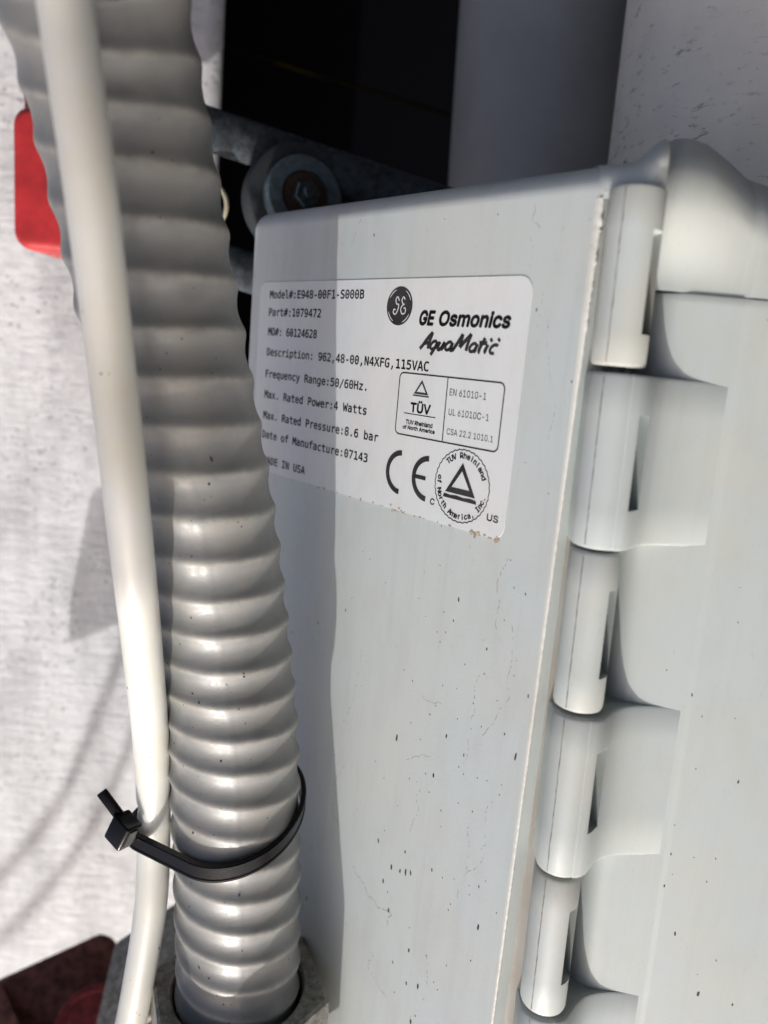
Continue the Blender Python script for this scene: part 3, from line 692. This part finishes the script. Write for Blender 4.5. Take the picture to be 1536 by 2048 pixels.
# ------------------------------------------------------------------ cable tie
def hull(P):
    P = sorted(set(map(tuple, np.round(P, 4))))
    def half(Q):
        h = []
        for p in Q:
            while len(h) > 1 and (h[-1][0] - h[-2][0]) * (p[1] - h[-2][1]) - (h[-1][1] - h[-2][1]) * (p[0] - h[-2][0]) <= 0: h.pop()
            h.append(p)
        return h
    a, b = half(P), half(P[::-1]); return np.array(a[:-1] + b[:-1])
t = np.linspace(0, 2 * math.pi, 90, endpoint=False)
H = hull(np.vstack([np.stack([16.75 * np.cos(t), 16.75 * np.sin(t)], 1), np.stack([-21.2 + 4.7 * np.cos(t), 2.6 + 4.7 * np.sin(t)], 1)]))
Hc = np.vstack([H, H[:1]]); s = np.concatenate([[0], np.cumsum(np.linalg.norm(np.diff(Hc, axis=0), axis=1))])
q = np.linspace(0, s[-1], 120, endpoint=False); H = np.stack([np.interp(q, s, Hc[:, 0]), np.interp(q, s, Hc[:, 1])], 1)
T = np.roll(H, -1, 0) - np.roll(H, 1, 0); T /= np.linalg.norm(T, axis=1)[:, None]; N = np.stack([T[:, 1], -T[:, 0]], 1)
zt = root('cable_tie', (-66, -114, -32), 'black nylon cable tie looped round white tube and conduit', 'cable tie')
rows = []
for i in range(120):
    row = []
    for o_, dy in ((0, -2.1), (0, 2.1), (1.1, 2.1), (1.3, 1.9), (1.3, 1.4), (1.1, 1.3), (1.1, -1.3), (1.3, -1.4), (1.3, -1.9), (1.1, -2.1)):
        pu, pw = H[i] + N[i] * o_
        row.append((-66.6 + pu, -110.2 + 0.17 * pu - 0.34 * pw + dy, -32 + pw))
    rows.append(row)
v, f = grid(rows + [rows[0]], True); mesh('band', v, f, M_TIE, zt, smooth=True, angle=25)
# head: a small block with a mouth, turned toward the band's end
HC = Vector((-92.8, -112.3, -22.5)); hx = Vector((0.80, -0.35, 0.49)).normalized(); hy = Vector((0.38, 0.92, 0.05)); hy = (hy - hx * hy.dot(hx)).normalized(); hz = hx.cross(hy)
def block(c, ax, sx, sy, sz):
    v = [tuple(c + ax[0] * (sx * a) + ax[1] * (sy * b) + ax[2] * (sz * d)) for a in (-.5, .5) for b in (-.5, .5) for d in (-.5, .5)]
    return v, [[0, 1, 3, 2], [4, 6, 7, 5], [0, 4, 5, 1], [2, 3, 7, 6], [0, 2, 6, 4], [1, 5, 7, 3]]
v, f = block(HC, (hx, hy, hz), 6.0, 7.2, 5.2); hd = bevel(mesh('head', v, f, M_TIE, zt), 0.7, 3)
v, f = block(HC + hx * 2.6 + hz * 0.2, (hx, hy, hz), 1.4, 4.6, 2.4); mesh('mouth', v, f, M_PIN, hd)
tl = Vector((-0.62, 0.78, -0.05)).normalized(); tn = Vector((0.3, 0.2, 0.93)); tn = (tn - tl * tn.dot(tl)).normalized(); tm = tl.cross(tn)
v, f = block(HC - hx * 1.6 + hy * 2.0 + tl * 4.4, (tl, tn, tm), 9.0, 1.1, 2.6); bevel(mesh('tail', v, f, M_TIE, zt), 0.25, 2)

# ------------------------------------------------------------------ gland nut
gn = root('gland_nut', (-63, -185, -32), 'dirty grey cast hexagonal nut round the foot of the conduit', 'nut')
ax_y = Vector((-0.037, 0.998, -0.015)).normalized(); nu = (Vector((1, 0, 0)) - ax_y * ax_y.x).normalized(); nw = nu.cross(ax_y)   # nw toward +w
NCt = Vector((-63.4, -163.6, -32.5))
def np_(ang, r, h):
    a = math.radians(ang); p = NCt + nu * (r * math.cos(a)) - nw * (r * math.sin(a)) + ax_y * h; return tuple(p)
rows = []; NSEG = 60
def hexr(a, R):
    b = ((a - (-8)) % 60) - 30; return R * math.cos(math.radians(30)) / math.cos(math.radians(b))
angs = np.linspace(0, 360, NSEG, endpoint=False) - 8
for R_, h, kind in ((17.7, -9, 0), (17.7, -1.0, 0), (18.3, -0.1, 0), (24.6, 0, 1), (25.5, -0.9, 1), (25.6, -3, 1), (25.6, -32, 1)):
    rows.append([np_(a, hexr(a, R_) if kind else R_, h) for a in angs])
v, f = grid(rows, True); f.append(list(range(6 * NSEG, 7 * NSEG))[::-1])
mesh('hex_body', v, f, M_NUT, gn, smooth=True, angle=14)

# ------------------------------------------------------------------ red cast fitting
rf = root('red_fitting', (-120, -260, -80), 'dirty dark red cast fitting at the lower left corner', 'pipe fitting')
def slab(back, run, thick):                       # a plate leaning away from the light: its face slopes down toward the viewer
    d = Vector((0, -0.70, 0.71)) * run; t = Vector((0, -0.71, -0.70)) * thick; n = len(back)
    top = [Vector(p) for p in back] + [Vector(p) + d for p in reversed(back)]
    m = len(top)
    v = [tuple(p) for p in top] + [tuple(p + t) for p in top]
    f = [list(range(m)), list(range(2 * m - 1, m - 1, -1))] + [[i, m + i, m + (i + 1) % m, (i + 1) % m] for i in range(m)]
    return v, f
v, f = slab([(-189.1, -260.1, -116), (-172.7, -249.0, -116), (-131.5, -223.4, -116), (-127.4, -228.9, -116), (-119.8, -239.1, -116), (-105.6, -255.3, -116)], 60, 14)
o = mesh('cast_body', v, f, M_REDCAST, rf); bevel(o, 2.5, 3)
rows = []
bc = Vector((-126, -246, -92.5)); bn = Vector((0, 0.71, 0.70)).normalized(); b1 = Vector((1, 0, 0)); b2 = bn.cross(b1)
for r_, h_ in ((15, -1), (15, 0.5), (14.5, 0.8), (12.8, 0.8), (12.2, -0.1), (0.1, 0.1)):
    rows.append([tuple(bc + bn * h_ + b1 * (r_ * math.cos(a)) + b2 * (r_ * math.sin(a))) for a in np.linspace(0, 2 * math.pi, 40, endpoint=False)])
v, f = grid(rows, True); mesh('round_boss', v, f, M_REDBOSS, rf, smooth=True, angle=40)
v, f = slab([(-121.3, -213.9, -100), (-99.9, -195.4, -100), (-75.3, -186.1, -100), (-52.5, -195.4, -100)], 36, 8)
tag(bevel(mesh('mounting_plate', v, f, M_NUT, base=(-80, -330, -118)), 2.0, 2), 'brownish grey metal plate behind the red fitting and nut', 'plate')
